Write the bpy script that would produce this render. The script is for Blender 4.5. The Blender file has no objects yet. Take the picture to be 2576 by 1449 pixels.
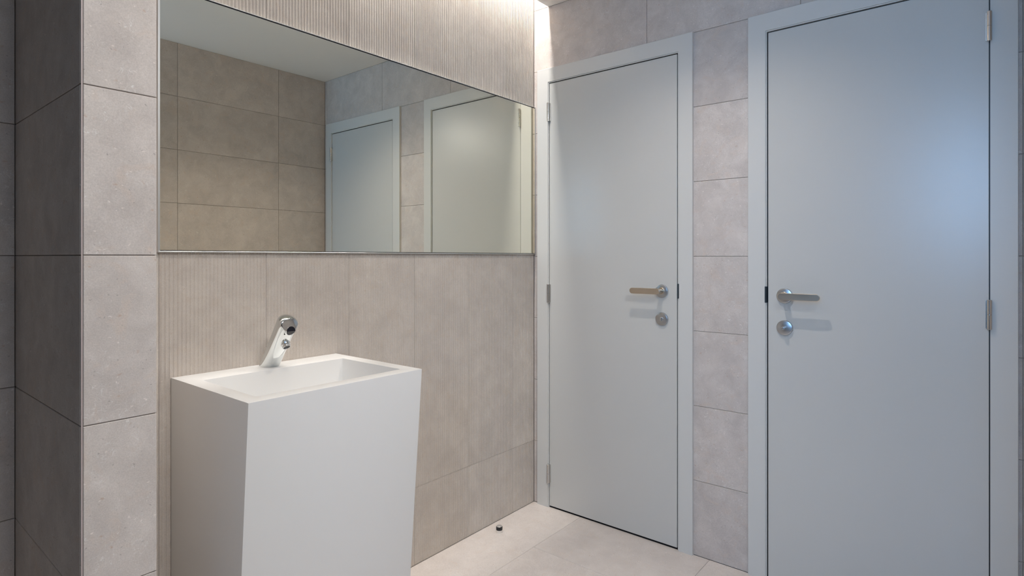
import bpy, bmesh, math, random
from mathutils import Vector, Matrix

random.seed(7)
S = bpy.context.scene
COL = S.collection

# ------------------------------------------------------------------ camera
cam_d = bpy.data.cameras.new('camera')
cam = bpy.data.objects.new('camera', cam_d)
COL.objects.link(cam)
cam_d.sensor_width = 36.0
cam_d.lens = 1459.434 / 2576 * 36.0
cam_d.shift_y = -(724.5 - 646.83) / 2576
cam_d.clip_start = 0.02
TH = 0.686523
cam.location = (-2.26888, -1.71925, 1.19658)
cam.rotation_euler = (math.pi / 2, 0, TH - math.pi / 2)
S.camera = cam

# ------------------------------------------------------------------ world / light levels / exposure
world = bpy.data.worlds.new('world')
S.world = world
world.use_nodes = True
world.node_tree.nodes['Background'].inputs['Color'].default_value = (0.45, 0.65, 1.0, 1)
world.node_tree.nodes['Background'].inputs['Strength'].default_value = 0.0

DOWNLIGHTS = [(-0.71, -0.91), (-1.66, -0.91)]
DOWN_W = [36.0, 21.0]
DOWN_COL = (1.0, 0.90, 0.81)
LED_STRENGTH = 155.0
LED_COL = (1.0, 0.96, 0.92)
FILL_STRENGTH = 36.0  # fill lamp added behind the camera
FILL_COL = (0.98, 0.975, 0.97)
FILL_XY = (-1.70, -2.25)
WINDOW_STRENGTH = 17.0
WINDOW_COL = (0.30, 0.58, 1.0)

S.view_settings.view_transform = 'Standard'
S.view_settings.look = 'None'
S.view_settings.gamma = 1.0
S.view_settings.use_curve_mapping = False
S.view_settings.exposure = 0.0

# ------------------------------------------------------------------ key dimensions
W = 1.82            # width of the narrow part of the room (mirror wall to opposite wall)
H = 2.40            # ceiling height
HS = 2.70           # top of the light slot
SLOT = 0.087        # slot between mirror wall and ceiling edge
XB = -3.60          # back wall
YS = -3.20          # far side wall
XR = -1.20          # end of the opposite wall
NIB_L, NIB_R, NIB_D = -1.963, -1.843, 0.496
TILE_T = 0.008
GAP = 0.0015

# ------------------------------------------------------------------ materials
def new_mat(name):
    m = bpy.data.materials.new(name)
    m.use_nodes = True
    nt = m.node_tree
    return m, nt, nt.nodes['Principled BSDF']

def N(nt, t, **kw):
    n = nt.nodes.new(t)
    for k, v in kw.items():
        setattr(n, k, v)
    return n

def ramp(nt, src, stops):
    r = N(nt, 'ShaderNodeValToRGB')
    el = r.color_ramp.elements
    while len(el) < len(stops):
        el.new(0.5)
    for e, (p, c) in zip(el, stops):
        e.position = p
        e.color = (*c, 1) if len(c) == 3 else c
    nt.links.new(src, r.inputs[0])
    return r.outputs[0]

def mix(nt, fac, a, b, mode='MIX'):
    m = N(nt, 'ShaderNodeMix', data_type='RGBA', blend_type=mode)
    if isinstance(fac, (int, float)):
        m.inputs[0].default_value = fac
    else:
        nt.links.new(fac, m.inputs[0])
    for i, v in ((6, a), (7, b)):
        if isinstance(v, tuple):
            m.inputs[i].default_value = (*v, 1)
        else:
            nt.links.new(v, m.inputs[i])
    return m.outputs[2]

def stone(name, light, dark, warm, rough=0.55, flecks=1.0, spec=0.3, pit=1.0):
    """Fine limestone: cloudy mottling, pale shell flecks, small dark pits, rusty specks."""
    m, nt, p = new_mat(name)
    L = nt.links.new
    tc = N(nt, 'ShaderNodeTexCoord')
    oi = N(nt, 'ShaderNodeObjectInfo')
    off = N(nt, 'ShaderNodeVectorMath', operation='SCALE')
    off.inputs[0].default_value = (37.0, 53.0, 71.0)
    L(oi.outputs['Random'], off.inputs['Scale'])
    add = N(nt, 'ShaderNodeVectorMath', operation='ADD')
    L(tc.outputs['Object'], add.inputs[0]); L(off.outputs[0], add.inputs[1])
    v = add.outputs[0]
    def noise(scale, detail, rough_, dist=0.0):
        n = N(nt, 'ShaderNodeTexNoise')
        n.inputs['Scale'].default_value = scale
        n.inputs['Detail'].default_value = detail
        n.inputs['Roughness'].default_value = rough_
        n.inputs['Distortion'].default_value = dist
        L(v, n.inputs['Vector'])
        return n.outputs['Fac']
    c = ramp(nt, noise(14, 7, 0.68, 0.5), [(0.32, dark), (0.66, light)])
    c = mix(nt, 1.0, c, ramp(nt, noise(3.5, 3, 0.5), [(0.3, (0.94, 0.94, 0.945)), (0.7, (1.05, 1.05, 1.045))]), 'MULTIPLY')
    c = mix(nt, ramp(nt, noise(16, 4, 0.6, 1.2), [(0.55, (0, 0, 0)), (0.72, (0.7, 0.7, 0.7))]), c, warm)
    # fine grain
    g = ramp(nt, noise(420, 3, 0.7), [(0.35, (0.90, 0.90, 0.90)), (0.65, (1.06, 1.06, 1.06))])
    c = mix(nt, 1.0, c, g, 'MULTIPLY')
    # pale shell flecks
    fl = N(nt, 'ShaderNodeTexNoise')
    fl.inputs['Scale'].default_value = 34
    fl.inputs['Detail'].default_value = 2.0
    fl.inputs['Distortion'].default_value = 2.6
    L(v, fl.inputs['Vector'])
    f1 = ramp(nt, fl.outputs['Fac'], [(0.484, (0, 0, 0)), (0.5, (1, 1, 1)), (0.516, (0, 0, 0))])
    f2 = ramp(nt, noise(26, 3, 0.6), [(0.52, (0, 0, 0)), (0.64, (0.62 * flecks,) * 3)])
    fm = mix(nt, 1.0, f1, f2, 'MULTIPLY')
    c = mix(nt, fm, c, tuple(min(0.8, x * 1.45) for x in light))
    # dark pits and rusty specks
    dn_ = N(nt, 'ShaderNodeTexNoise'); dn_.inputs['Scale'].default_value = 130; dn_.inputs['Detail'].default_value = 2
    L(v, dn_.inputs['Vector'])
    ds = N(nt, 'ShaderNodeVectorMath', operation='SCALE'); ds.inputs['Scale'].default_value = 0.010
    L(dn_.outputs['Color'], ds.inputs[0])
    dv = N(nt, 'ShaderNodeVectorMath', operation='ADD'); L(v, dv.inputs[0]); L(ds.outputs[0], dv.inputs[1])
    def specks(scale, r0, r1, keep, seed, stretch=1.0):
        vo = N(nt, 'ShaderNodeTexVoronoi', feature='F1')
        vo.inputs['Scale'].default_value = scale
        a2 = N(nt, 'ShaderNodeVectorMath', operation='ADD')
        a2.inputs[1].default_value = (seed, seed * 2, seed * 3)
        st = N(nt, 'ShaderNodeVectorMath', operation='MULTIPLY'); st.inputs[1].default_value = (stretch, 1.0, 1.0)
        L(dv.outputs[0], st.inputs[0]); L(st.outputs[0], a2.inputs[0]); L(a2.outputs[0], vo.inputs['Vector'])
        d = ramp(nt, vo.outputs['Distance'], [(r0, (1, 1, 1)), (r1, (0, 0, 0))])
        k = N(nt, 'ShaderNodeSeparateColor'); L(vo.outputs['Color'], k.inputs[0])
        kk = ramp(nt, k.outputs[0], [(keep, (0, 0, 0)), (keep + 0.01, (1, 1, 1))])
        return mix(nt, 1.0, d, kk, 'MULTIPLY')
    pits = specks(210, 0.05, 0.32, 0.94, 3.1, 0.7)
    c = mix(nt, pits, c, tuple(x * (1 - 0.5 * pit) for x in dark))
    rust = specks(110, 0.02, 0.32, 0.93, 7.7, 0.6)
    c = mix(nt, rust, c, (warm[0] * (1 - 0.25 * pit), warm[1] * (1 - 0.38 * pit), warm[2] * (1 - 0.45 * pit)))
    wht = specks(150, 0.04, 0.30, 0.93, 12.7, 0.6)
    c = mix(nt, wht, c, tuple(min(0.85, x * (1 + 0.35 * pit)) for x in light))
    # slight piece to piece tone difference
    hv = N(nt, 'ShaderNodeHueSaturation')
    mr = N(nt, 'ShaderNodeMapRange')
    mr.inputs[3].default_value = 0.965; mr.inputs[4].default_value = 1.035
    L(oi.outputs['Random'], mr.inputs[0]); L(mr.outputs[0], hv.inputs['Value'])
    L(c, hv.inputs['Color'])
    L(hv.outputs[0], p.inputs['Base Color'])
    p.inputs['Roughness'].default_value = rough
    p.inputs['Specular IOR Level'].default_value = spec
    b = N(nt, 'ShaderNodeBump')
    b.inputs['Strength'].default_value = 0.12
    b.inputs['Distance'].default_value = 0.002
    L(noise(160, 4, 0.65), b.inputs['Height'])
    L(b.outputs[0], p.inputs['Normal'])
    return m

def plain(name, color, rough=0.5, metal=0.0, spec=0.5, bump=None, coat=0.0):
    m, nt, p = new_mat(name)
    p.inputs['Base Color'].default_value = (*color, 1)
    p.inputs['Roughness'].default_value = rough
    p.inputs['Metallic'].default_value = metal
    p.inputs['Specular IOR Level'].default_value = spec
    p.inputs['Coat Weight'].default_value = coat
    tc = N(nt, 'ShaderNodeTexCoord')
    n = N(nt, 'ShaderNodeTexNoise')
    n.inputs['Scale'].default_value = bump[0] if bump else 3.0
    n.inputs['Detail'].default_value = 3.0
    nt.links.new(tc.outputs['Object'], n.inputs['Vector'])
    if bump:
        b = N(nt, 'ShaderNodeBump')
        b.inputs['Strength'].default_value = bump[1]
        b.inputs['Distance'].default_value = 0.001
        nt.links.new(n.outputs['Fac'], b.inputs['Height'])
        nt.links.new(b.outputs[0], p.inputs['Normal'])
    else:
        mr = N(nt, 'ShaderNodeMapRange')
        mr.inputs[3].default_value = max(0.0, rough - 0.02); mr.inputs[4].default_value = rough + 0.02
        nt.links.new(n.outputs['Fac'], mr.inputs[0])
        nt.links.new(mr.outputs[0], p.inputs['Roughness'])
    return m

def brushed(name, color, rough, axis):
    m, nt, p = new_mat(name)
    p.inputs['Metallic'].default_value = 1.0
    p.inputs['Base Color'].default_value = (*color, 1)
    tc = N(nt, 'ShaderNodeTexCoord')
    mp = N(nt, 'ShaderNodeMapping')
    mp.inputs['Scale'].default_value = axis
    n = N(nt, 'ShaderNodeTexNoise'); n.inputs['Scale'].default_value = 90; n.inputs['Detail'].default_value = 3
    nt.links.new(tc.outputs['Object'], mp.inputs[0]); nt.links.new(mp.outputs[0], n.inputs['Vector'])
    mr = N(nt, 'ShaderNodeMapRange'); mr.inputs[3].default_value = rough - 0.06; mr.inputs[4].default_value = rough + 0.06
    nt.links.new(n.outputs['Fac'], mr.inputs[0]); nt.links.new(mr.outputs[0], p.inputs['Roughness'])
    b = N(nt, 'ShaderNodeBump'); b.inputs['Strength'].default_value = 0.03; b.inputs['Distance'].default_value = 0.0005
    nt.links.new(n.outputs['Fac'], b.inputs['Height']); nt.links.new(b.outputs[0], p.inputs['Normal'])
    return m

def emit(name, color, strength):
    m = bpy.data.materials.new(name); m.use_nodes = True
    nt = m.node_tree; nt.nodes.clear()
    e = N(nt, 'ShaderNodeEmission'); o = N(nt, 'ShaderNodeOutputMaterial')
    e.inputs[0].default_value = (*color, 1); e.inputs[1].default_value = strength
    nt.links.new(e.outputs[0], o.inputs[0])
    return m

M = {}
M['stone'] = stone('limestone_tile', (0.63, 0.575, 0.535), (0.52, 0.47, 0.435), (0.60, 0.51, 0.445), pit=0.75)
M['floor'] = stone('limestone_floor', (0.71, 0.65, 0.605), (0.64, 0.58, 0.535), (0.67, 0.585, 0.52), rough=0.42, flecks=0.5, spec=0.4, pit=0.6)
M['fluted'] = stone('fluted_limestone', (0.60, 0.545, 0.49), (0.53, 0.475, 0.425), (0.56, 0.485, 0.415), rough=0.65, flecks=0.15, spec=0.2, pit=0.35)
M['grout'] = plain('grout', (0.25, 0.22, 0.195), 0.9)
M['floor_grout'] = plain('floor_grout', (0.40, 0.365, 0.33), 0.9)
M['lobby'] = plain('bounce_damping_dark', (0.022, 0.021, 0.021), 0.8)  # dark tone made up for unseen walls, limits bounce onto the nib side
M['trim'] = plain('tile_edge_trim', (0.50, 0.42, 0.40), 0.5)
M['plaster'] = plain('white_plaster', (0.86, 0.85, 0.82), 0.85, spec=0.2, bump=(300, 0.05))
M['paint'] = plain('door_paint', (0.57, 0.57, 0.545), 0.28, spec=0.5, bump=(220, 0.10))
M['frame'] = plain('frame_paint', (0.62, 0.62, 0.595), 0.36, spec=0.5, bump=(220, 0.10))
M['solid'] = plain('solid_surface', (0.72, 0.715, 0.70), 0.38, spec=0.45)
M['chrome'] = plain('chrome', (0.72, 0.745, 0.745), 0.07, metal=1.0)
M['steel'] = brushed('brushed_steel', (0.54, 0.47, 0.385), 0.33, (1, 0.05, 1))
M['stop_steel'] = plain('turned_steel', (0.80, 0.79, 0.77), 0.30, metal=0.85)
M['strike'] = plain('dark_strike_metal', (0.06, 0.08, 0.10), 0.35, metal=0.8)
M['steel_rose'] = brushed('brushed_steel_rose', (0.50, 0.51, 0.52), 0.30, (1, 1, 1))
M['hinge'] = plain('polished_steel', (0.66, 0.65, 0.63), 0.18, metal=1.0)
M['alu'] = plain('aluminium_profile', (0.70, 0.71, 0.70), 0.35, metal=1.0)
M['black'] = plain('black_rubber', (0.008, 0.009, 0.012), 0.45)
M['dark'] = plain('dark_void', (0.012, 0.013, 0.015), 0.8)
M['sensor'] = plain('sensor_glass', (0.004, 0.005, 0.012), 0.04, spec=0.6)
M['mirror'] = plain('mirror_silver', (0.90, 0.87, 0.74), 0.0, metal=1.0)
M['mirror'].node_tree.nodes['Principled BSDF'].inputs['Roughness'].default_value = 0.0
for l in list(M['mirror'].node_tree.links):
    if l.to_socket.name == 'Roughness':
        M['mirror'].node_tree.links.remove(l)
M['led'] = emit('led_diffuser', LED_COL, LED_STRENGTH)
M['day'] = emit('daylit_frosted_glass', WINDOW_COL, WINDOW_STRENGTH)
M['opal'] = emit('fill_lamp_glow', FILL_COL, FILL_STRENGTH)
M['lens'] = emit('downlight_lens', DOWN_COL, 3.0)

# ------------------------------------------------------------------ helpers
def link(name, me, mat=None, parent=None, loc=(0, 0, 0), rot=None):
    o = bpy.data.objects.new(name, me)
    COL.objects.link(o)
    o.location = loc
    if rot:
        o.rotation_euler = rot
    if me is not None and mat is not None and not me.materials:
        me.materials.append(mat)
    if parent is not None:
        o.parent = parent
    return o

def empty(name, loc=(0, 0, 0)):
    o = bpy.data.objects.new(name, None)
    COL.objects.link(o)
    o.location = loc
    o.empty_display_size = 0.1
    return o

def tag(o, label=None, cat=None, kind=None, group=None):
    if label: o['label'] = label
    if cat: o['category'] = cat
    if kind: o['kind'] = kind
    if group: o['group'] = group
    return o

def add_box(bm, lo, hi):
    vs = [bm.verts.new((x, y, z)) for x in (lo[0], hi[0]) for y in (lo[1], hi[1]) for z in (lo[2], hi[2])]
    for f in ((0, 1, 3, 2), (4, 6, 7, 5), (0, 4, 5, 1), (2, 3, 7, 6), (0, 2, 6, 4), (1, 5, 7, 3)):
        bm.faces.new([vs[i] for i in f])
    return vs

def to_mesh(bm, name, smooth=False):
    bmesh.ops.recalc_face_normals(bm, faces=bm.faces[:])
    me = bpy.data.meshes.new(name)
    bm.to_mesh(me); bm.free()
    if smooth:
        for p in me.polygons: p.use_smooth = True
    return me

def boxes(name, rects, mat, parent=None, bevel=0.0, seg=2, loc=(0, 0, 0)):
    bm = bmesh.new()
    for lo, hi in rects:
        add_box(bm, [min(a, b) for a, b in zip(lo, hi)], [max(a, b) for a, b in zip(lo, hi)])
    bmesh.ops.recalc_face_normals(bm, faces=bm.faces[:])
    if bevel:
        bmesh.ops.bevel(bm, geom=bm.edges[:], offset=bevel, segments=seg, affect='EDGES', profile=0.5)
    return link(name, to_mesh(bm, name), mat, parent, loc)

def lathe(bm, prof, seg=48, mat4=None, close=True):
    """prof: list of (r, h) along +Z."""
    rings = []
    for r, h in prof:
        if r < 1e-6:
            rings.append([bm.verts.new((0, 0, h))])
        else:
            rings.append([bm.verts.new((r * math.cos(2 * math.pi * i / seg), r * math.sin(2 * math.pi * i / seg), h)) for i in range(seg)])
    allv = [v for r in rings for v in r]
    for a, b in zip(rings, rings[1:]):
        for i in range(seg):
            j = (i + 1) % seg
            if len(a) == 1 and len(b) == 1: continue
            if len(a) == 1: bm.faces.new((a[0], b[i], b[j]))
            elif len(b) == 1: bm.faces.new((a[i], b[0], a[j]))
            else: bm.faces.new((a[i], b[i], b[j], a[j]))
    if mat4 is not None:
        bmesh.ops.transform(bm, matrix=mat4, verts=allv)
    return allv

def smooth_by_angle(me, deg=35):
    bm = bmesh.new(); bm.from_mesh(me)
    for f in bm.faces: f.smooth = True
    for e in bm.edges:
        if len(e.link_faces) == 2 and e.calc_face_angle(0) > math.radians(deg):
            e.smooth = False
    bm.to_mesh(me); bm.free()

def lathe_obj(name, prof, mat, parent=None, loc=(0, 0, 0), axis='Z', seg=48, m4=None):
    bm = bmesh.new()
    R = {'Z': Matrix.Identity(4), '-X': Matrix.Rotation(-math.pi / 2, 4, 'Y'), '-Z': Matrix.Rotation(math.pi, 4, 'X')}[axis]
    lathe(bm, prof, seg, m4 if m4 is not None else R)
    me = to_mesh(bm, name)
    smooth_by_angle(me)
    return link(name, me, mat, parent, loc)

# plane frames for tiled walls: origin, u (horizontal), n (outward into the room); v is +Z
_tile_cache = {}
def tile_mesh(w, h, mat):
    key = (round(w, 4), round(h, 4), mat.name)
    if key in _tile_cache:
        return _tile_cache[key]
    c = min(0.0009, w * 0.2)
    bm = bmesh.new()
    hw, hh, t = w / 2, h / 2, TILE_T
    ring = lambda a, b, d: [bm.verts.new(p) for p in ((-a, -d, -b), (a, -d, -b), (a, -d, b), (-a, -d, b))]
    back = ring(hw, hh, -t); mid = ring(hw, hh, -c); front = ring(hw - c, hh - c, 0)
    for A, B in ((back, mid), (mid, front)):
        for i in range(4):
            bm.faces.new((A[i], A[(i + 1) % 4], B[(i + 1) % 4], B[i]))
    bm.faces.new(front)
    me = to_mesh(bm, 'tile')
    # front must look along -Y (local): recalc may flip an open shell
    if me.polygons[-1].normal.y > 0:
        me.flip_normals()
    me.materials.append(mat)
    _tile_cache[key] = me
    return me

def subtract(rect, hole):
    (u0, u1, v0, v1), (a0, a1, b0, b1) = rect, hole
    if u1 <= a0 or u0 >= a1 or v1 <= b0 or v0 >= b1:
        return [rect]
    out = []
    if u0 < a0: out.append((u0, a0, v0, v1))
    if u1 > a1: out.append((a1, u1, v0, v1))
    m0, m1 = max(u0, a0), min(u1, a1)
    if v0 < b0: out.append((m0, m1, v0, b0))
    if v1 > b1: out.append((m0, m1, b1, v1))
    return out

def tile_wall(parent, origin, u, rotz, us, vs, holes, mat, name='tile'):
    """us, vs: joint positions; a tile in every cell, cut round the holes. Face at plane."""
    u = Vector(u)
    for a, b in zip(us, us[1:]):
        for c, d in zip(vs, vs[1:]):
            rects = [(a, b, c, d)]
            for h in holes:
                rects = [r for q in rects for r in subtract(q, h)]
            for (p, q, r, s) in rects:
                w, hgt = q - p - GAP, s - r - GAP
                if w < 0.004 or hgt < 0.004: continue
                me = tile_mesh(w, hgt, mat)
                ctr = Vector(origin) + u * ((p + q) / 2) + Vector((0, 0, (r + s) / 2))
                link(name, me, None, parent, ctr, (0, 0, rotz))

ROWS = [0.3 * i for i in range(9)]
BK = 0.0025   # grout recess behind the tile faces

# ------------------------------------------------------------------ floor
floor = boxes('floor', [((XB, YS, -0.10), (0.12, 0.03, -0.002))], M['floor_grout'])
tag(floor, 'pale limestone tiled floor with fine joints', 'floor', 'structure')
def floor_tiles():
    xs = [0.0] + [-0.36 - 0.6 * i for i in range(6)]
    xs = [x for x in xs if x > XB] + [XB]
    ys = [0.0] + [-0.27 - 0.6 * i for i in range(5)]
    ys = [y for y in ys if y > YS] + [YS]
    for c, d in zip(ys, ys[1:]):
        row = xs if c < -0.01 else [0.0] + xs[2:]      # longer cut tiles along the mirror wall
        for a, b in zip(row, row[1:]):
            if a <= XR + 1e-6 or c > -W:      # skip what lies wholly behind the opposite wall
                me = tile_mesh(abs(b - a) - 0.0015, abs(d - c) - 0.0015, M['floor'])
                # tile front is local -Y: turn it to +Z
                link('floor_tile', me, None, floor, ((a + b) / 2, (c + d) / 2, 0), (-math.pi / 2, 0, 0))
floor_tiles()

# ------------------------------------------------------------------ door wall  (X = 0, faces -X)
D1 = dict(o0=-0.0277, l0=-0.0989, l1=-0.7379, o1=-0.8050)
D2 = dict(o0=-1.0203, l0=-1.0918, l1=-1.7229, o1=-1.7899)
FT, LT, LB = 2.100, 2.026, 0.0085
wall_doors = boxes('wall_doors', [
    ((BK, 0.03, 0), (0.12, D1['o0'] - 0.02, HS)),
    ((BK, D1['o1'] + 0.02, 0), (0.12, D2['o0'] - 0.02, FT - 0.02)),
    ((BK, D2['o1'] + 0.02, 0), (0.12, -W - 0.12, FT - 0.02)),
    ((BK, D1['o0'] - 0.02, FT - 0.02), (0.12, -W - 0.12, HS)),
], M['grout'])
tag(wall_doors, 'limestone tiled wall holding the two white doors', 'wall', 'structure')
TK = 0.004   # tiles tuck a little way behind the door casings
holes = [(-D1['o0'] + TK, -D1['o1'] - TK, -1, FT - TK), (-D2['o0'] + TK, -D2['o1'] - TK, -1, FT - TK)]
tile_wall(wall_doors, (0, 0, 0), (0, -1, 0), -math.pi / 2, [0, 0.6, 1.2, 1.8, W], ROWS + [HS], holes, M['stone'])

# ------------------------------------------------------------------ mirror wall (Y = 0, faces -Y), fluted panels
wall_mirror = boxes('wall_mirror', [((NIB_R - 0.1, BK + 0.002, 0), (0.0, 0.12, HS))], M['grout'])
tag(wall_mirror, 'fluted limestone wall behind the basin and mirror', 'wall', 'structure')
PITCH = 0.3 / 28
_fl = {}
def fluted_mesh(w, h):
    k = (round(w, 4), round(h, 4))
    if k in _fl: return _fl[k]
    n = max(1, round(w / PITCH))
    prof = []
    # flat land between slim rounded ribs
    shape = [(0.0, 0.0018), (0.22, 0.0017), (0.32, 0.0011), (0.40, 0.0003), (0.5, 0.0), (0.60, 0.0003), (0.68, 0.0011), (0.78, 0.0017)]
    for i in range(n):
        for t, y in shape:
            prof.append((-w / 2 + w * (i + t) / n, y))
    prof.append((w / 2, 0.0018))
    bm = bmesh.new()
    A = [bm.verts.new((x, y, -h / 2)) for x, y in prof]
    B = [bm.verts.new((x, y, h / 2)) for x, y in prof]
    for i in range(len(prof) - 1):
        bm.faces.new((A[i], A[i + 1], B[i + 1], B[i]))
    b0 = [bm.verts.new(p) for p in ((-w / 2, 0.010, -h / 2), (w / 2, 0.010, -h / 2), (w / 2, 0.010, h / 2), (-w / 2, 0.010, h / 2))]
    bm.faces.new([b0[0], b0[1]] + A[::-1]); bm.faces.new([b0[3], b0[2]] + B[::-1])
    bm.faces.new((b0[0], A[0], B[0], b0[3])); bm.faces.new((b0[1], A[-1], B[-1], b0[2]))
    me = to_mesh(bm, 'fluted_panel')
    front = [p for p in me.polygons if len(p.vertices) == 4 and abs(p.normal.y) > 0.9]
    if front and front[0].normal.y > 0: me.flip_normals()
    me.materials.append(M['fluted'])
    _fl[k] = me
    return me
fx = [0.0, -0.165, -0.465, -0.765, -1.065, -1.365, -1.665, NIB_R]
for a, b in zip(fx, fx[1:]):
    for c, d in ((0.0, 0.3), (0.3, 1.218), (1.218, HS)):
        link('fluted_panel', fluted_mesh(a - b - 0.0010, d - c - 0.0010), None, wall_mirror, ((a + b) / 2, 0.0, (c + d) / 2))

# ------------------------------------------------------------------ projecting nib at the left
nib = boxes('wall_nib', [((NIB_L + BK, -NIB_D + BK, 0), (NIB_R - BK, 0.0, H))], M['grout'])
tag(nib, 'narrow tiled wall nib projecting beside the mirror', 'wall', 'structure')
E3 = 0.003
tile_wall(nib, (NIB_L, -NIB_D, 0), (1, 0, 0), 0, [E3, NIB_R - NIB_L], ROWS, [], M['stone'])
tile_wall(nib, (NIB_L, 0.0, 0), (0, -1, 0), -math.pi / 2, [0.0, NIB_D - E3], ROWS, [], M['stone'])
tile_wall(nib, (NIB_R, -NIB_D, 0), (0, 1, 0), math.pi / 2, [0.0, NIB_D], ROWS, [], M['stone'])
boxes('corner_trim', [((NIB_L + 0.0008, -NIB_D + 0.0008, 0), (NIB_L + E3, -NIB_D + E3, H))], M['trim'], nib)

# ------------------------------------------------------------------ wall left of the nib, and the walls behind the camera
wall_left = boxes('wall_left', [((XB, BK, 0), (NIB_L, 0.12, H))], M['grout'])
tag(wall_left, 'shaded tiled wall left of the nib', 'wall', 'structure')
tile_wall(wall_left, (NIB_L, 0, 0), (-1, 0, 0), 0, [0.0, 0.3, 0.9, NIB_L - XB], ROWS, [], M['stone'])

wall_opp = boxes('wall_opposite', [((XR + BK, -W - 0.12, 0), (0.0, -W - BK, H))], M['grout'])
tag(wall_opp, 'limestone tiled wall seen in the mirror', 'wall', 'structure')
tile_wall(wall_opp, (0, -W, 0), (-1, 0, 0), math.pi, [0.0, 0.3385, 0.9385, -XR], ROWS, [], M['stone'])

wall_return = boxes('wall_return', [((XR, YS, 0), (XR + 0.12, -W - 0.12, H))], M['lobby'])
tag(wall_return, 'return wall behind the camera, darkened to cut bounce light', 'wall', 'structure')
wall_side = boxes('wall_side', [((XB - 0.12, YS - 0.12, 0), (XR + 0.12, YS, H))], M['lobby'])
tag(wall_side, 'side wall behind the camera, darkened to cut bounce light', 'wall', 'structure')
PX0, PX1, PY = -2.72, -2.60, -1.25  # unseen partition, added to keep window light off the nib side
wall_blocker = boxes('wall_light_blocker', [((PX0, PY, 0), (PX1, 0.0, H))], M['lobby'])
tag(wall_blocker, 'added unseen partition blocking window light from the nib side', 'wall', 'structure')
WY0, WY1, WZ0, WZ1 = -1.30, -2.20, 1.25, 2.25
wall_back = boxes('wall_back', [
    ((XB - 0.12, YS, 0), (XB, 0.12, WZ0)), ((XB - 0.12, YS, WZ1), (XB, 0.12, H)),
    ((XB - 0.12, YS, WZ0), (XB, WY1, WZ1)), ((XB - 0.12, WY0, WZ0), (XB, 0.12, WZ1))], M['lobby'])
tag(wall_back, 'wall with the window behind the camera, darkened to cut bounce light', 'wall', 'structure')
win = empty('window_1', (XB - 0.06, (WY0 + WY1) / 2, WZ0))
tag(win, 'frosted window letting blue daylight in', 'window', 'structure')
hw, hh = (WY0 - WY1) / 2, WZ1 - WZ0
boxes('window_frame', [((-0.03, -hw, 0), (0.03, hw, 0.05)), ((-0.03, -hw, hh - 0.05), (0.03, hw, hh)),
                       ((-0.03, -hw, 0.05), (0.03, -hw + 0.05, hh - 0.05)), ((-0.03, hw - 0.05, 0.05), (0.03, hw, hh - 0.05))],
      M['frame'], win)
boxes('pane', [((-0.006, -hw + 0.045, 0.045), (0.006, hw - 0.045, hh - 0.045))], M['day'], win)

# ------------------------------------------------------------------ ceiling with the light slot above the mirror wall
ceiling = boxes('ceiling', [
    ((XB, YS, H), (NIB_R, 0.12, H + 0.02)),
    ((NIB_R, YS, H), (0.0, -SLOT, H + 0.02)),
    ((NIB_R, -SLOT - 0.015, H + 0.02), (0.0, -SLOT, HS)),
    ((NIB_R - 0.02, -SLOT - 0.015, H + 0.02), (NIB_R, 0.0, HS)),
    ((NIB_R - 0.02, -SLOT - 0.015, HS), (0.12, 0.12, HS + 0.02)),
], M['plaster'])
tag(ceiling, 'smooth white plaster ceiling with a light slot', 'ceiling', 'structure')

led = empty('cove_light', (NIB_R / 2, -0.067, HS))
tag(led, 'linear light hidden in the ceiling slot above the mirror wall', 'light')
hl = -NIB_R / 2 - 0.02
boxes('profile', [((-hl, -0.018, -0.012), (hl, 0.018, 0.0))], M['alu'], led)
boxes('diffuser', [((-hl + 0.005, -0.014, -0.020), (hl - 0.005, 0.014, -0.012))], M['led'], led)

for i, (x, y) in enumerate(DOWNLIGHTS):
    d = empty('downlight', (x, y, H))
    tag(d, ['recessed round downlight in the ceiling in front of the doors', 'recessed round downlight in the ceiling in front of the basin'][i],
        'downlight', group='recessed ceiling downlights')
    lathe_obj('trim_ring', [(0.030, -0.001), (0.032, -0.006), (0.043, -0.004), (0.045, 0.0), (0.030, 0.0)], M['frame'], d, seg=32)
    lathe_obj('lens', [(0.0, -0.0015), (0.030, -0.0015), (0.030, 0.0), (0, 0)], M['lens'], d, seg=32)
    ld = bpy.data.lights.new('downlight_lamp', 'SPOT')
    ld.energy = DOWN_W[i]
    ld.color = DOWN_COL
    ld.spot_size = math.radians(128)
    ld.spot_blend = 1.0
    ld.shadow_soft_size = 0.012
    lo = bpy.data.objects.new('downlight_lamp', ld)
    COL.objects.link(lo)
    lo.parent = d
    lo.location = (0, 0, -0.02)

lamp = empty('added_fill_lamp', (FILL_XY[0], FILL_XY[1], H))  # invented lamp, added to brighten the basin front and nib front
tag(lamp, 'added round fill lamp on the ceiling, unseen behind the camera', 'lamp')
lathe_obj('fill_lamp_base', [(0.0, 0.0), (0.335, 0.0), (0.335, -0.018), (0.0, -0.018)], M['frame'], lamp, seg=48)
lathe_obj('fill_lamp_shade', [(0.325, -0.018), (0.320, -0.032), (0.300, -0.042), (0.0, -0.048)], M['opal'], lamp, seg=48)

# ------------------------------------------------------------------ doors
PROUD = 0.013
def rect_loft(bm, secs):
    """secs: list of (x, ya, yb, zt) three-sided (no bottom) frame sections, swept as an inverted U from floor."""
    rows = []
    for x, ya, yb, zt in secs:
        rows.append([bm.verts.new(p) for p in ((x, ya, 0), (x, ya, zt), (x, yb, zt), (x, yb, 0))])
    n = len(rows)
    for k in range(n):
        a, b = rows[k], rows[(k + 1) % n]
        for i in range(3):
            bm.faces.new((a[i], a[i + 1], b[i + 1], b[i]))
    bm.faces.new([r[0] for r in rows]); bm.faces.new([r[3] for r in rows][::-1])

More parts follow.
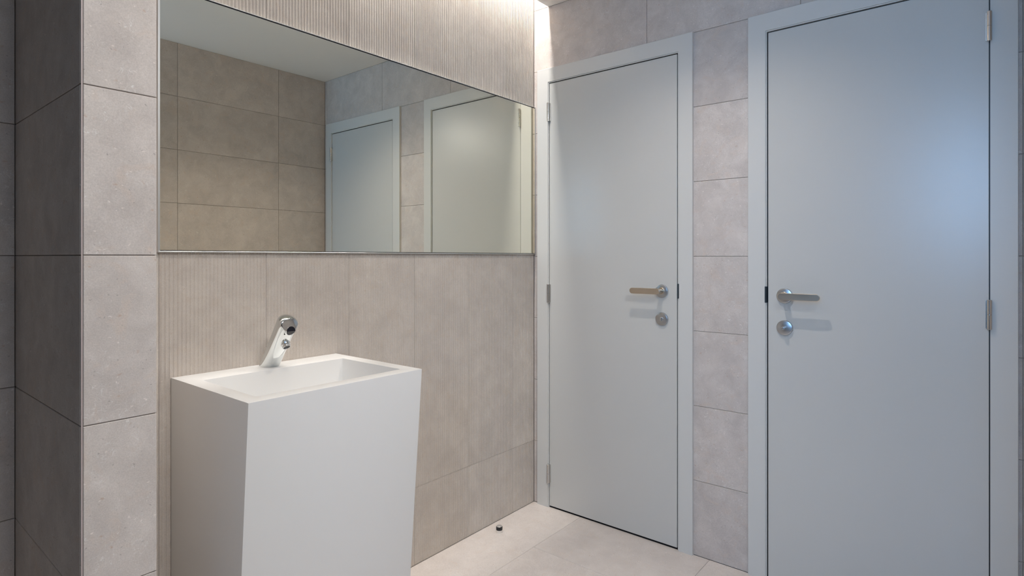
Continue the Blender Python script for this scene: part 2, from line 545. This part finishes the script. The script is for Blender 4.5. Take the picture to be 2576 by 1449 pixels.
def rounded_rect(bm, y0, y1, z0, z1, x0, x1, r, seg=6):
    pts = []
    for (cy, cz, a0) in ((y1 - r, z1 - r, 0), (y0 + r, z1 - r, 90), (y0 + r, z0 + r, 180), (y1 - r, z0 + r, 270)):
        for i in range(seg + 1):
            a = math.radians(a0 + 90 * i / seg)
            pts.append((cy + r * math.cos(a), cz + r * math.sin(a)))
    A = [bm.verts.new((x0, y, z)) for y, z in pts]
    B = [bm.verts.new((x1, y, z)) for y, z in pts]
    n = len(pts)
    for i in range(n):
        bm.faces.new((A[i], A[(i + 1) % n], B[(i + 1) % n], B[i]))
    bm.faces.new(A[::-1]); bm.faces.new(B)

def make_door(n, D, hinge_side, label, lever_label):
    """hinge_side +1: hinges at the l0 (mirror wall) side; -1: hinges at the l1 side."""
    y0, y1, o0, o1 = D['l0'], D['l1'], D['o0'], D['o1']
    root = empty('door_%d' % n, (0, (y0 + y1) / 2, 0))
    yc = (y0 + y1) / 2
    tag(root, label, 'door', 'structure')
    g = 0.0028
    gl = 0.0046                                   # wider joint on the lock side and above
    a0 = y0 + (g if hinge_side > 0 else gl)       # clear opening round the leaf
    a1 = y1 - (gl if hinge_side > 0 else g)
    az = LT + gl
    s = 0.004                                     # small step of the rebate
    bm = bmesh.new()
    P = -PROUD
    rect_loft(bm, [(0.0, o0 - yc, o1 - yc, FT), (P + 0.0015, o0 - yc, o1 - yc, FT), (P, o0 - 0.0015 - yc, o1 + 0.0015 - yc, FT - 0.0015),
                   (P, a0 + s - yc, a1 - s - yc, az + s), (P + 0.004, a0 + s - yc, a1 - s - yc, az + s),
                   (P + 0.004, a0 - yc, a1 - yc, az), (0.040, a0 - yc, a1 - yc, az),
                   (0.040, a0 - 0.014 - yc, a1 + 0.014 - yc, az - 0.014), (0.11, a0 - 0.014 - yc, a1 + 0.014 - yc, az - 0.014),
                   (0.11, o0 - 0.018 - yc, o1 + 0.018 - yc, FT - 0.018), (0.0, o0 - 0.018 - yc, o1 + 0.018 - yc, FT - 0.018)])
    frame = link('door_frame', to_mesh(bm, 'door_frame'), M['frame'], root)
    leaf = boxes('door_leaf', [((P + 0.005, y1 - yc, LB), (0.036, y0 - yc, LT))], M['paint'], root, bevel=0.0012, seg=2)
    leaf.data.materials[0] = M['paint']
    boxes('threshold', [((-0.004, a1 + 0.0 - yc, 0.0), (0.06, a0 - yc, 0.002))], M['dark'], root)
    bm = bmesh.new()
    rect_loft(bm, [(0.000, a0 + 0.001 - yc, a1 - 0.001 - yc, az + 0.001), (0.000, y0 - 0.004 - yc, y1 + 0.004 - yc, LT - 0.004),
                   (0.006, y0 - 0.004 - yc, y1 + 0.004 - yc, LT - 0.004), (0.006, a0 + 0.001 - yc, a1 - 0.001 - yc, az + 0.001)])
    link('joint_shade', to_mesh(bm, 'joint_shade'), M['black'], frame)  # near-black strip painting the shade inside the joint round the leaf
    fx_ = P + 0.005                               # leaf face
    # hinges
    hy = (y0 + g * 0.4 if hinge_side > 0 else y1 - g * 0.4) - yc
    for hz in (1.889, 1.024, 0.163):
        hroot = lathe_obj('hinge', [(0, -0.0445), (0.0056, -0.0445), (0.0064, -0.0435), (0.0064, -0.0008), (0.0056, 0.0), (0.0064, 0.0008),
                                    (0.0064, 0.0435), (0.0056, 0.0445), (0, 0.0445)], M['hinge'], root, (P - 0.0055, hy, hz), seg=24)
        sg = 1 if hinge_side > 0 else -1
        bm = bmesh.new()
        rounded_rect(bm, min(0, -sg * 0.009), max(0, -sg * 0.009), -0.043, 0.043, 0.0038, 0.0108, 0.003, 3)
        link('hinge_flap', to_mesh(bm, 'hinge_flap'), M['hinge'], hroot)
    # lever handle set, on the lock side
    ly = (y1 + 0.0642 if hinge_side > 0 else y0 - 0.0578) - yc
    d = 1 if hinge_side > 0 else -1               # lever points back towards the hinges
    lz = 1.056
    rose = [(0.0, 0.0095), (0.0235, 0.0095), (0.0262, 0.0085), (0.0275, 0.006), (0.0275, 0.0), (0, 0)]
    lathe_obj('rose', rose, M['steel_rose'], leaf, (fx_, ly, lz), '-X', 48)
    neck = lathe_obj('lever_neck', [(0, 0.0), (0.0142, 0.0), (0.0142, 0.0115), (0.0132, 0.0122), (0.0104, 0.0122), (0.0104, 0.048), (0.0, 0.048)], M['steel'], leaf, (fx_, ly, lz), '-X', 32)
    bm = bmesh.new()
    ya, yb = -d * 0.0118, d * 0.124
    rounded_rect(bm, min(ya, yb), max(ya, yb), -0.0122, 0.0122, -0.0525, -0.0450, 0.0120, 10)
    bmesh.ops.recalc_face_normals(bm, faces=bm.faces[:])
    ed = [e for e in bm.edges if len(e.link_faces) == 2 and e.calc_face_angle(0) > 1.2]
    bmesh.ops.bevel(bm, geom=ed, offset=0.0012, segments=2, affect='EDGES', profile=0.5)
    me = to_mesh(bm, 'lever'); smooth_by_angle(me, 22)
    link('lever', me, M['steel'], leaf, (fx_, ly, lz))
    lathe_obj('lock_rose', rose, M['steel_rose'], leaf, (fx_, ly, 0.940), '-X', 48)
    if hinge_side > 0:   # emergency release: round boss with a flat key
        lathe_obj('release_boss', [(0, 0.009), (0.0085, 0.009), (0.0085, 0.0125), (0.0075, 0.0135), (0, 0.0135)], M['steel_rose'], leaf, (fx_, ly, 0.940), '-X', 24)
        boxes('release_key', [((-0.019, -0.0032, -0.0065), (-0.0125, 0.0032, 0.0065))], M['steel_rose'], leaf, 0.0008, 2, (fx_, ly, 0.940))
    else:                # little thumb turn
        lathe_obj('thumb_turn', [(0, 0.009), (0.0050, 0.009), (0.0042, 0.016), (0.0062, 0.021), (0.0066, 0.025), (0.0050, 0.028), (0, 0.029)], M['steel_rose'], leaf, (fx_, ly, 0.940), '-X', 24)
    # strike plate in the joint on the lock side
    ey = (a1 - s + 0.0012 if hinge_side > 0 else a0 + s - 0.0012) - yc
    boxes('strike_plate', [((P - 0.0010, ey - 0.0034, 1.028), (0.004, ey + 0.0034, 1.088))], M['strike'], frame, 0.0006, 1)
    return root

make_door(1, D1, 1, 'white flush door nearest the mirror, hinged on its left', '')
make_door(2, D2, -1, 'large white flush door at the right with hinges on its right', '')

# ------------------------------------------------------------------ mirror
MX0, MX1, MZ0, MZ1 = -1.672, -0.0035, 1.2095, 1.9280
MF = -0.010
mir = empty('mirror', ((MX0 + MX1) / 2, 0, MZ0))
tag(mir, 'long rectangular wall mirror with thin metal edging above the basin', 'mirror')
ox, oz = (MX0 + MX1) / 2, MZ0
boxes('backing', [((MX0 + 0.003 - ox, MF + 0.002, 0.003), (MX1 - 0.003 - ox, 0.0, MZ1 - MZ0 - 0.003))], M['dark'], mir)
ft = 0.0036; gp = 0.0024
boxes('glass', [((MX0 + ft + 0.002 - ox, MF, ft + gp), (MX1 - ft - ox, MF + 0.0015, MZ1 - MZ0 - ft - gp))], M['mirror'], mir)
hm = MZ1 - MZ0
for lo, hi in (((MX0 - ox, MF - 0.001, 0), (MX1 - ox, -0.0005, ft)), ((MX0 - ox, MF - 0.001, hm - ft * 0.7), (MX1 - ox, -0.0005, hm)),
               ((MX0 - ox, MF - 0.001, ft), (MX0 + ft + 0.002 - ox, -0.0005, hm - ft * 0.7)), ((MX1 - ft * 0.6 - ox, MF - 0.001, ft), (MX1 - ox, -0.0005, hm - ft * 0.7))):
    boxes('edge_trim', [(lo, hi)], M['alu'], mir, 0.0004, 1)

# ------------------------------------------------------------------ washbasin
BX0, BX1, BYF, BZ = -1.6365, -1.1190, -0.4355, 0.8685
BYB = -0.0015
TAPER = 0.0815
basin = empty('washbasin', ((BX0 + BX1) / 2, BYB, 0))
tag(basin, 'white monolithic pedestal washbasin with tapering front and rectangular bowl', 'washbasin')
def basin_mesh():
    ox = (BX0 + BX1) / 2
    bm = bmesh.new()
    hx = (BX1 - BX0) / 2
    ix0, ix1 = -1.5945 - ox, -1.1610 - ox
    iyb, iyf = -0.100 - BYB, -0.3885 - BYB
    yf, yb = BYF - BYB, 0.0
    yfb = yf + TAPER * BZ
    V = lambda *p: bm.verts.new(p)
    ot = [V(-hx, yf, BZ), V(hx, yf, BZ), V(hx, yb, BZ), V(-hx, yb, BZ)]
    ob = [V(-hx, yfb, 0), V(hx, yfb, 0), V(hx, yb, 0), V(-hx, yb, 0)]
    it = [V(ix0, iyf, BZ), V(ix1, iyf, BZ), V(ix1, iyb, BZ), V(ix0, iyb, BZ)]
    dz = 0.115
    q = 0.004
    ib = [V(ix0 + q, iyf + 0.02, BZ - dz), V(ix1 - q, iyf + 0.02, BZ - dz), V(ix1 - q, iyb - q, BZ - dz - 0.006), V(ix0 + q, iyb - q, BZ - dz - 0.006)]
    inner_edges = []
    for i in range(4):
        j = (i + 1) % 4
        bm.faces.new((ob[i], ob[j], ot[j], ot[i]))
        bm.faces.new((ot[i], ot[j], it[j], it[i]))
        bm.faces.new((it[i], it[j], ib[j], ib[i]))
    bm.faces.new(ib)
    bm.faces.new(ob[::-1])
    bm.edges.ensure_lookup_table()
    ibs = set(ib)
    vert = [e for e in bm.edges if (e.verts[0] in ibs) or (e.verts[1] in ibs)]
    bmesh.ops.recalc_face_normals(bm, faces=bm.faces[:])
    bmesh.ops.bevel(bm, geom=vert, offset=0.005, segments=3, affect='EDGES', profile=0.5)
    top = [e for e in bm.edges if abs(e.verts[0].co.z - BZ) < 1e-5 and abs(e.verts[1].co.z - BZ) < 1e-5 and e.calc_face_angle(0) > 0.8]
    outer = [e for e in bm.edges if e.calc_face_angle(0) > 1.2 and abs(e.verts[0].co.z - e.verts[1].co.z) > 0.5]
    bmesh.ops.bevel(bm, geom=list(set(top + outer)), offset=0.0013, segments=2, affect='EDGES', profile=0.5)
    me = to_mesh(bm, 'basin_body')
    smooth_by_angle(me, 40)
    return me
link('basin_body', basin_mesh(), M['solid'], basin)
lathe_obj('drain', [(0, 0.002), (0.020, 0.002), (0.024, 0.0032), (0.027, 0.0016), (0.027, 0.0), (0, 0)], M['chrome'], basin,
          (0.0, -0.245, BZ - 0.118), seg=32)
boxes('sealant', [((-(BX1 - BX0) / 2 + 0.001, 0.0, 0.0), ((BX1 - BX0) / 2 - 0.001, 0.003, BZ - 0.002))], M['solid'], basin)

# ------------------------------------------------------------------ sensor tap
TB = Vector((-1.3785, -0.041, BZ))
TT = Vector((-1.3785, -0.1435, 1.0035))            # end of the axis, under the cap
tap = empty('sensor_tap', TB)
tag(tap, 'slanted chrome sensor tap standing on the basin rim', 'tap')
ax = (TT - TB)
LEN = ax.length
ax.normalize()
side = Vector((1, 0, 0))
fr = side.cross(ax).normalized()                 # points back-up or front-down
if fr.y > 0: fr = -fr                            # front / underside of the spout
RT = 0.0294
def tap_frame(P, s=side, f=fr, a=ax):
    return Matrix(((s.x, f.x, a.x, P.x), (s.y, f.y, a.y, P.y), (s.z, f.z, a.z, P.z), (0, 0, 0, 1)))
CAP0 = LEN - 0.0125                              # the cap starts here along the axis
CH_A = (RT * 0.91, LEN - 0.0060)                 # slanted face of the cap: (front, axis) of its lower and upper edge
CH_B = (RT * 0.34, LEN + 0.0120)
ch = fr * (CH_A[0] - CH_B[0]) + ax * (CH_A[1] - CH_B[1])
ch_n = (fr * (CH_B[1] - CH_A[1]) + ax * (CH_A[0] - CH_B[0])).normalized()
def tap_body():
    bm = bmesh.new()
    seg = 56
    rings = []
    def r_at(t): return RT * (0.92 + 0.08 * t)
    def front_flat(a, r):
        # slightly flattened underside
        x, f = r * math.cos(a), r * math.sin(a)
        lim = r * 0.86
        if f > lim: f = lim + (f - lim) * 0.35
        return x, f
    for k in range(13):
        t = k / 12 * (CAP0 / LEN)
        ring = []
        for i in range(seg):
            a = 2 * math.pi * i / seg
            x, f = front_flat(a, r_at(t))
            p = side * x + fr * f
            base = p + ax * (LEN * t)
            if k == 0:      # cut level with the basin top
                s = -p.z / ax.z
                base = p + ax * s
            elif LEN * t < 0.04:
                s = max(LEN * t, -p.z / ax.z + 0.001 * k)
                base = p + ax * s
            ring.append(bm.verts.new(base))
        rings.append(ring)
    for A, B in zip(rings, rings[1:]):
        for i in range(seg):
            bm.faces.new((A[i], A[(i + 1) % seg], B[(i + 1) % seg], B[i]))
    bm.faces.new(rings[0][::-1]); bm.faces.new(rings[-1])
    me = to_mesh(bm, 'tap_body'); smooth_by_angle(me, 50)
    return me
link('tap_body', tap_body(), M['chrome'], tap)
def tap_cap():
    bm = bmesh.new()
    seg = 64
    prof = [(1.0, 0.0), (1.0, 0.010), (1.0, 0.0165), (0.985, 0.0195), (0.94, 0.0225), (0.84, 0.0260), (0.66, 0.0292), (0.40, 0.0313), (0.18, 0.0321)]
    rings = []
    for s, h in prof:
        ring = []
        for i in range(seg):
            a = 2 * math.pi * i / seg
            x, f = RT * math.cos(a), RT * math.sin(a)
            lim = RT * 0.86
            if f > lim: f = lim + (f - lim) * 0.35
            ring.append(bm.verts.new(side * (x * s) + fr * (f * s) + ax * (CAP0 + h)))
        rings.append(ring)
    for A, B in zip(rings, rings[1:]):
        for i in range(seg):
            bm.faces.new((A[i], A[(i + 1) % seg], B[(i + 1) % seg], B[i]))
    top = bm.verts.new(ax * (CAP0 + 0.0324))
    for i in range(seg): bm.faces.new((rings[-1][i], rings[-1][(i + 1) % seg], top))
    bm.faces.new(rings[0][::-1])
    bmesh.ops.recalc_face_normals(bm, faces=bm.faces[:])
    co = fr * CH_A[0] + ax * CH_A[1]
    bmesh.ops.bisect_plane(bm, geom=bm.verts[:] + bm.edges[:] + bm.faces[:], plane_co=co, plane_no=ch_n, clear_outer=True, dist=1e-6)
    edges = [e for e in bm.edges if e.is_boundary]
    bmesh.ops.contextual_create(bm, geom=edges)
    bmesh.ops.recalc_face_normals(bm, faces=bm.faces[:])
    cut = max(bm.faces, key=lambda f: len(f.verts) if abs(f.normal.dot(ch_n)) > 0.99 else 0)
    bmesh.ops.bevel(bm, geom=[e for e in cut.edges], offset=0.0016, segments=3, affect='EDGES', profile=0.5)
    me = to_mesh(bm, 'cap'); smooth_by_angle(me, 50)
    return me
link('cap', tap_cap(), M['chrome'], tap)
# black sensor window folded over the lower edge of the slanted face
def half_disc(rx, ry, up, nrm, name, parent):
    bm = bmesh.new()
    n = 20
    O = fr * CH_A[0] + ax * CH_A[1] + side * 0.003
    pts = [(rx * math.cos(math.pi * i / n), ry * math.sin(math.pi * i / n)) for i in range(n + 1)]
    A = [bm.verts.new(O + side * x + up * y - nrm * 0.003) for x, y in pts]
    B = [bm.verts.new(O + side * x + up * y + nrm * 0.0006) for x, y in pts]
    for i in range(n):
        bm.faces.new((A[i], A[i + 1], B[i + 1], B[i]))
    bm.faces.new((A[-1], A[0], B[0], B[-1]))
    bm.faces.new(A[::-1]); bm.faces.new(B)
    return link(name, to_mesh(bm, name), M['sensor'], parent)
half_disc(0.0132, 0.0135, -ch.normalized(), ch_n, 'sensor_window', tap)
half_disc(0.0132, 0.0150, -ax, fr, 'sensor_window', tap)
# aerator pointing straight down and a little forward
dn = (Vector((0, -0.62, -0.78))).normalized()
s2 = side; f2 = s2.cross(dn).normalized()
A0 = ax * (LEN * 0.67) + fr * (RT * 0.72) + side * 0.003
aer = lathe_obj('aerator', [(0.0132, -0.006), (0.0132, 0.0075), (0.0125, 0.0088), (0.0112, 0.0092), (0.0112, 0.0115), (0.0117, 0.0120), (0.0117, 0.0158), (0.0110, 0.0166), (0.0094, 0.0166), (0.0090, 0.014), (0, 0.014)], M['chrome'], tap, seg=40)
aer.matrix_local = tap_frame(A0, s2, f2, dn)
lathe_obj('outlet_mesh', [(0, 0.0146), (0.0088, 0.0146), (0.0088, 0.0138), (0, 0.0138)], M['sensor'], aer, seg=32)
sc = lathe_obj('grub_screw', [(0, 0.0006), (0.0016, 0.0005), (0.0017, -0.002), (0, -0.002)], M['black'], tap, seg=16)
sc.matrix_local = tap_frame(ax * (LEN - 0.017) + fr * (RT * 0.905) - side * 0.0135, side, ax, fr)

# ------------------------------------------------------------------ door stop
stop = empty('door_stop', (-0.3515, -0.0765, 0))
tag(stop, 'small steel and black rubber door stop on the floor near the corner', 'door stop')
lathe_obj('base', [(0, 0), (0.0135, 0), (0.0135, 0.0105), (0.0125, 0.0115), (0, 0.0115)], M['stop_steel'], stop, seg=40)
lathe_obj('rubber_ring', [(0.010, 0.0110), (0.0135, 0.0112), (0.0140, 0.0135), (0.0140, 0.0225), (0.0135, 0.0250), (0.010, 0.0252)], M['black'], stop, seg=40)
lathe_obj('top_cap', [(0, 0.0115), (0.0105, 0.0115), (0.0118, 0.0245), (0.0122, 0.0272), (0.0115, 0.0280), (0, 0.0280)], M['stop_steel'], stop, seg=40)
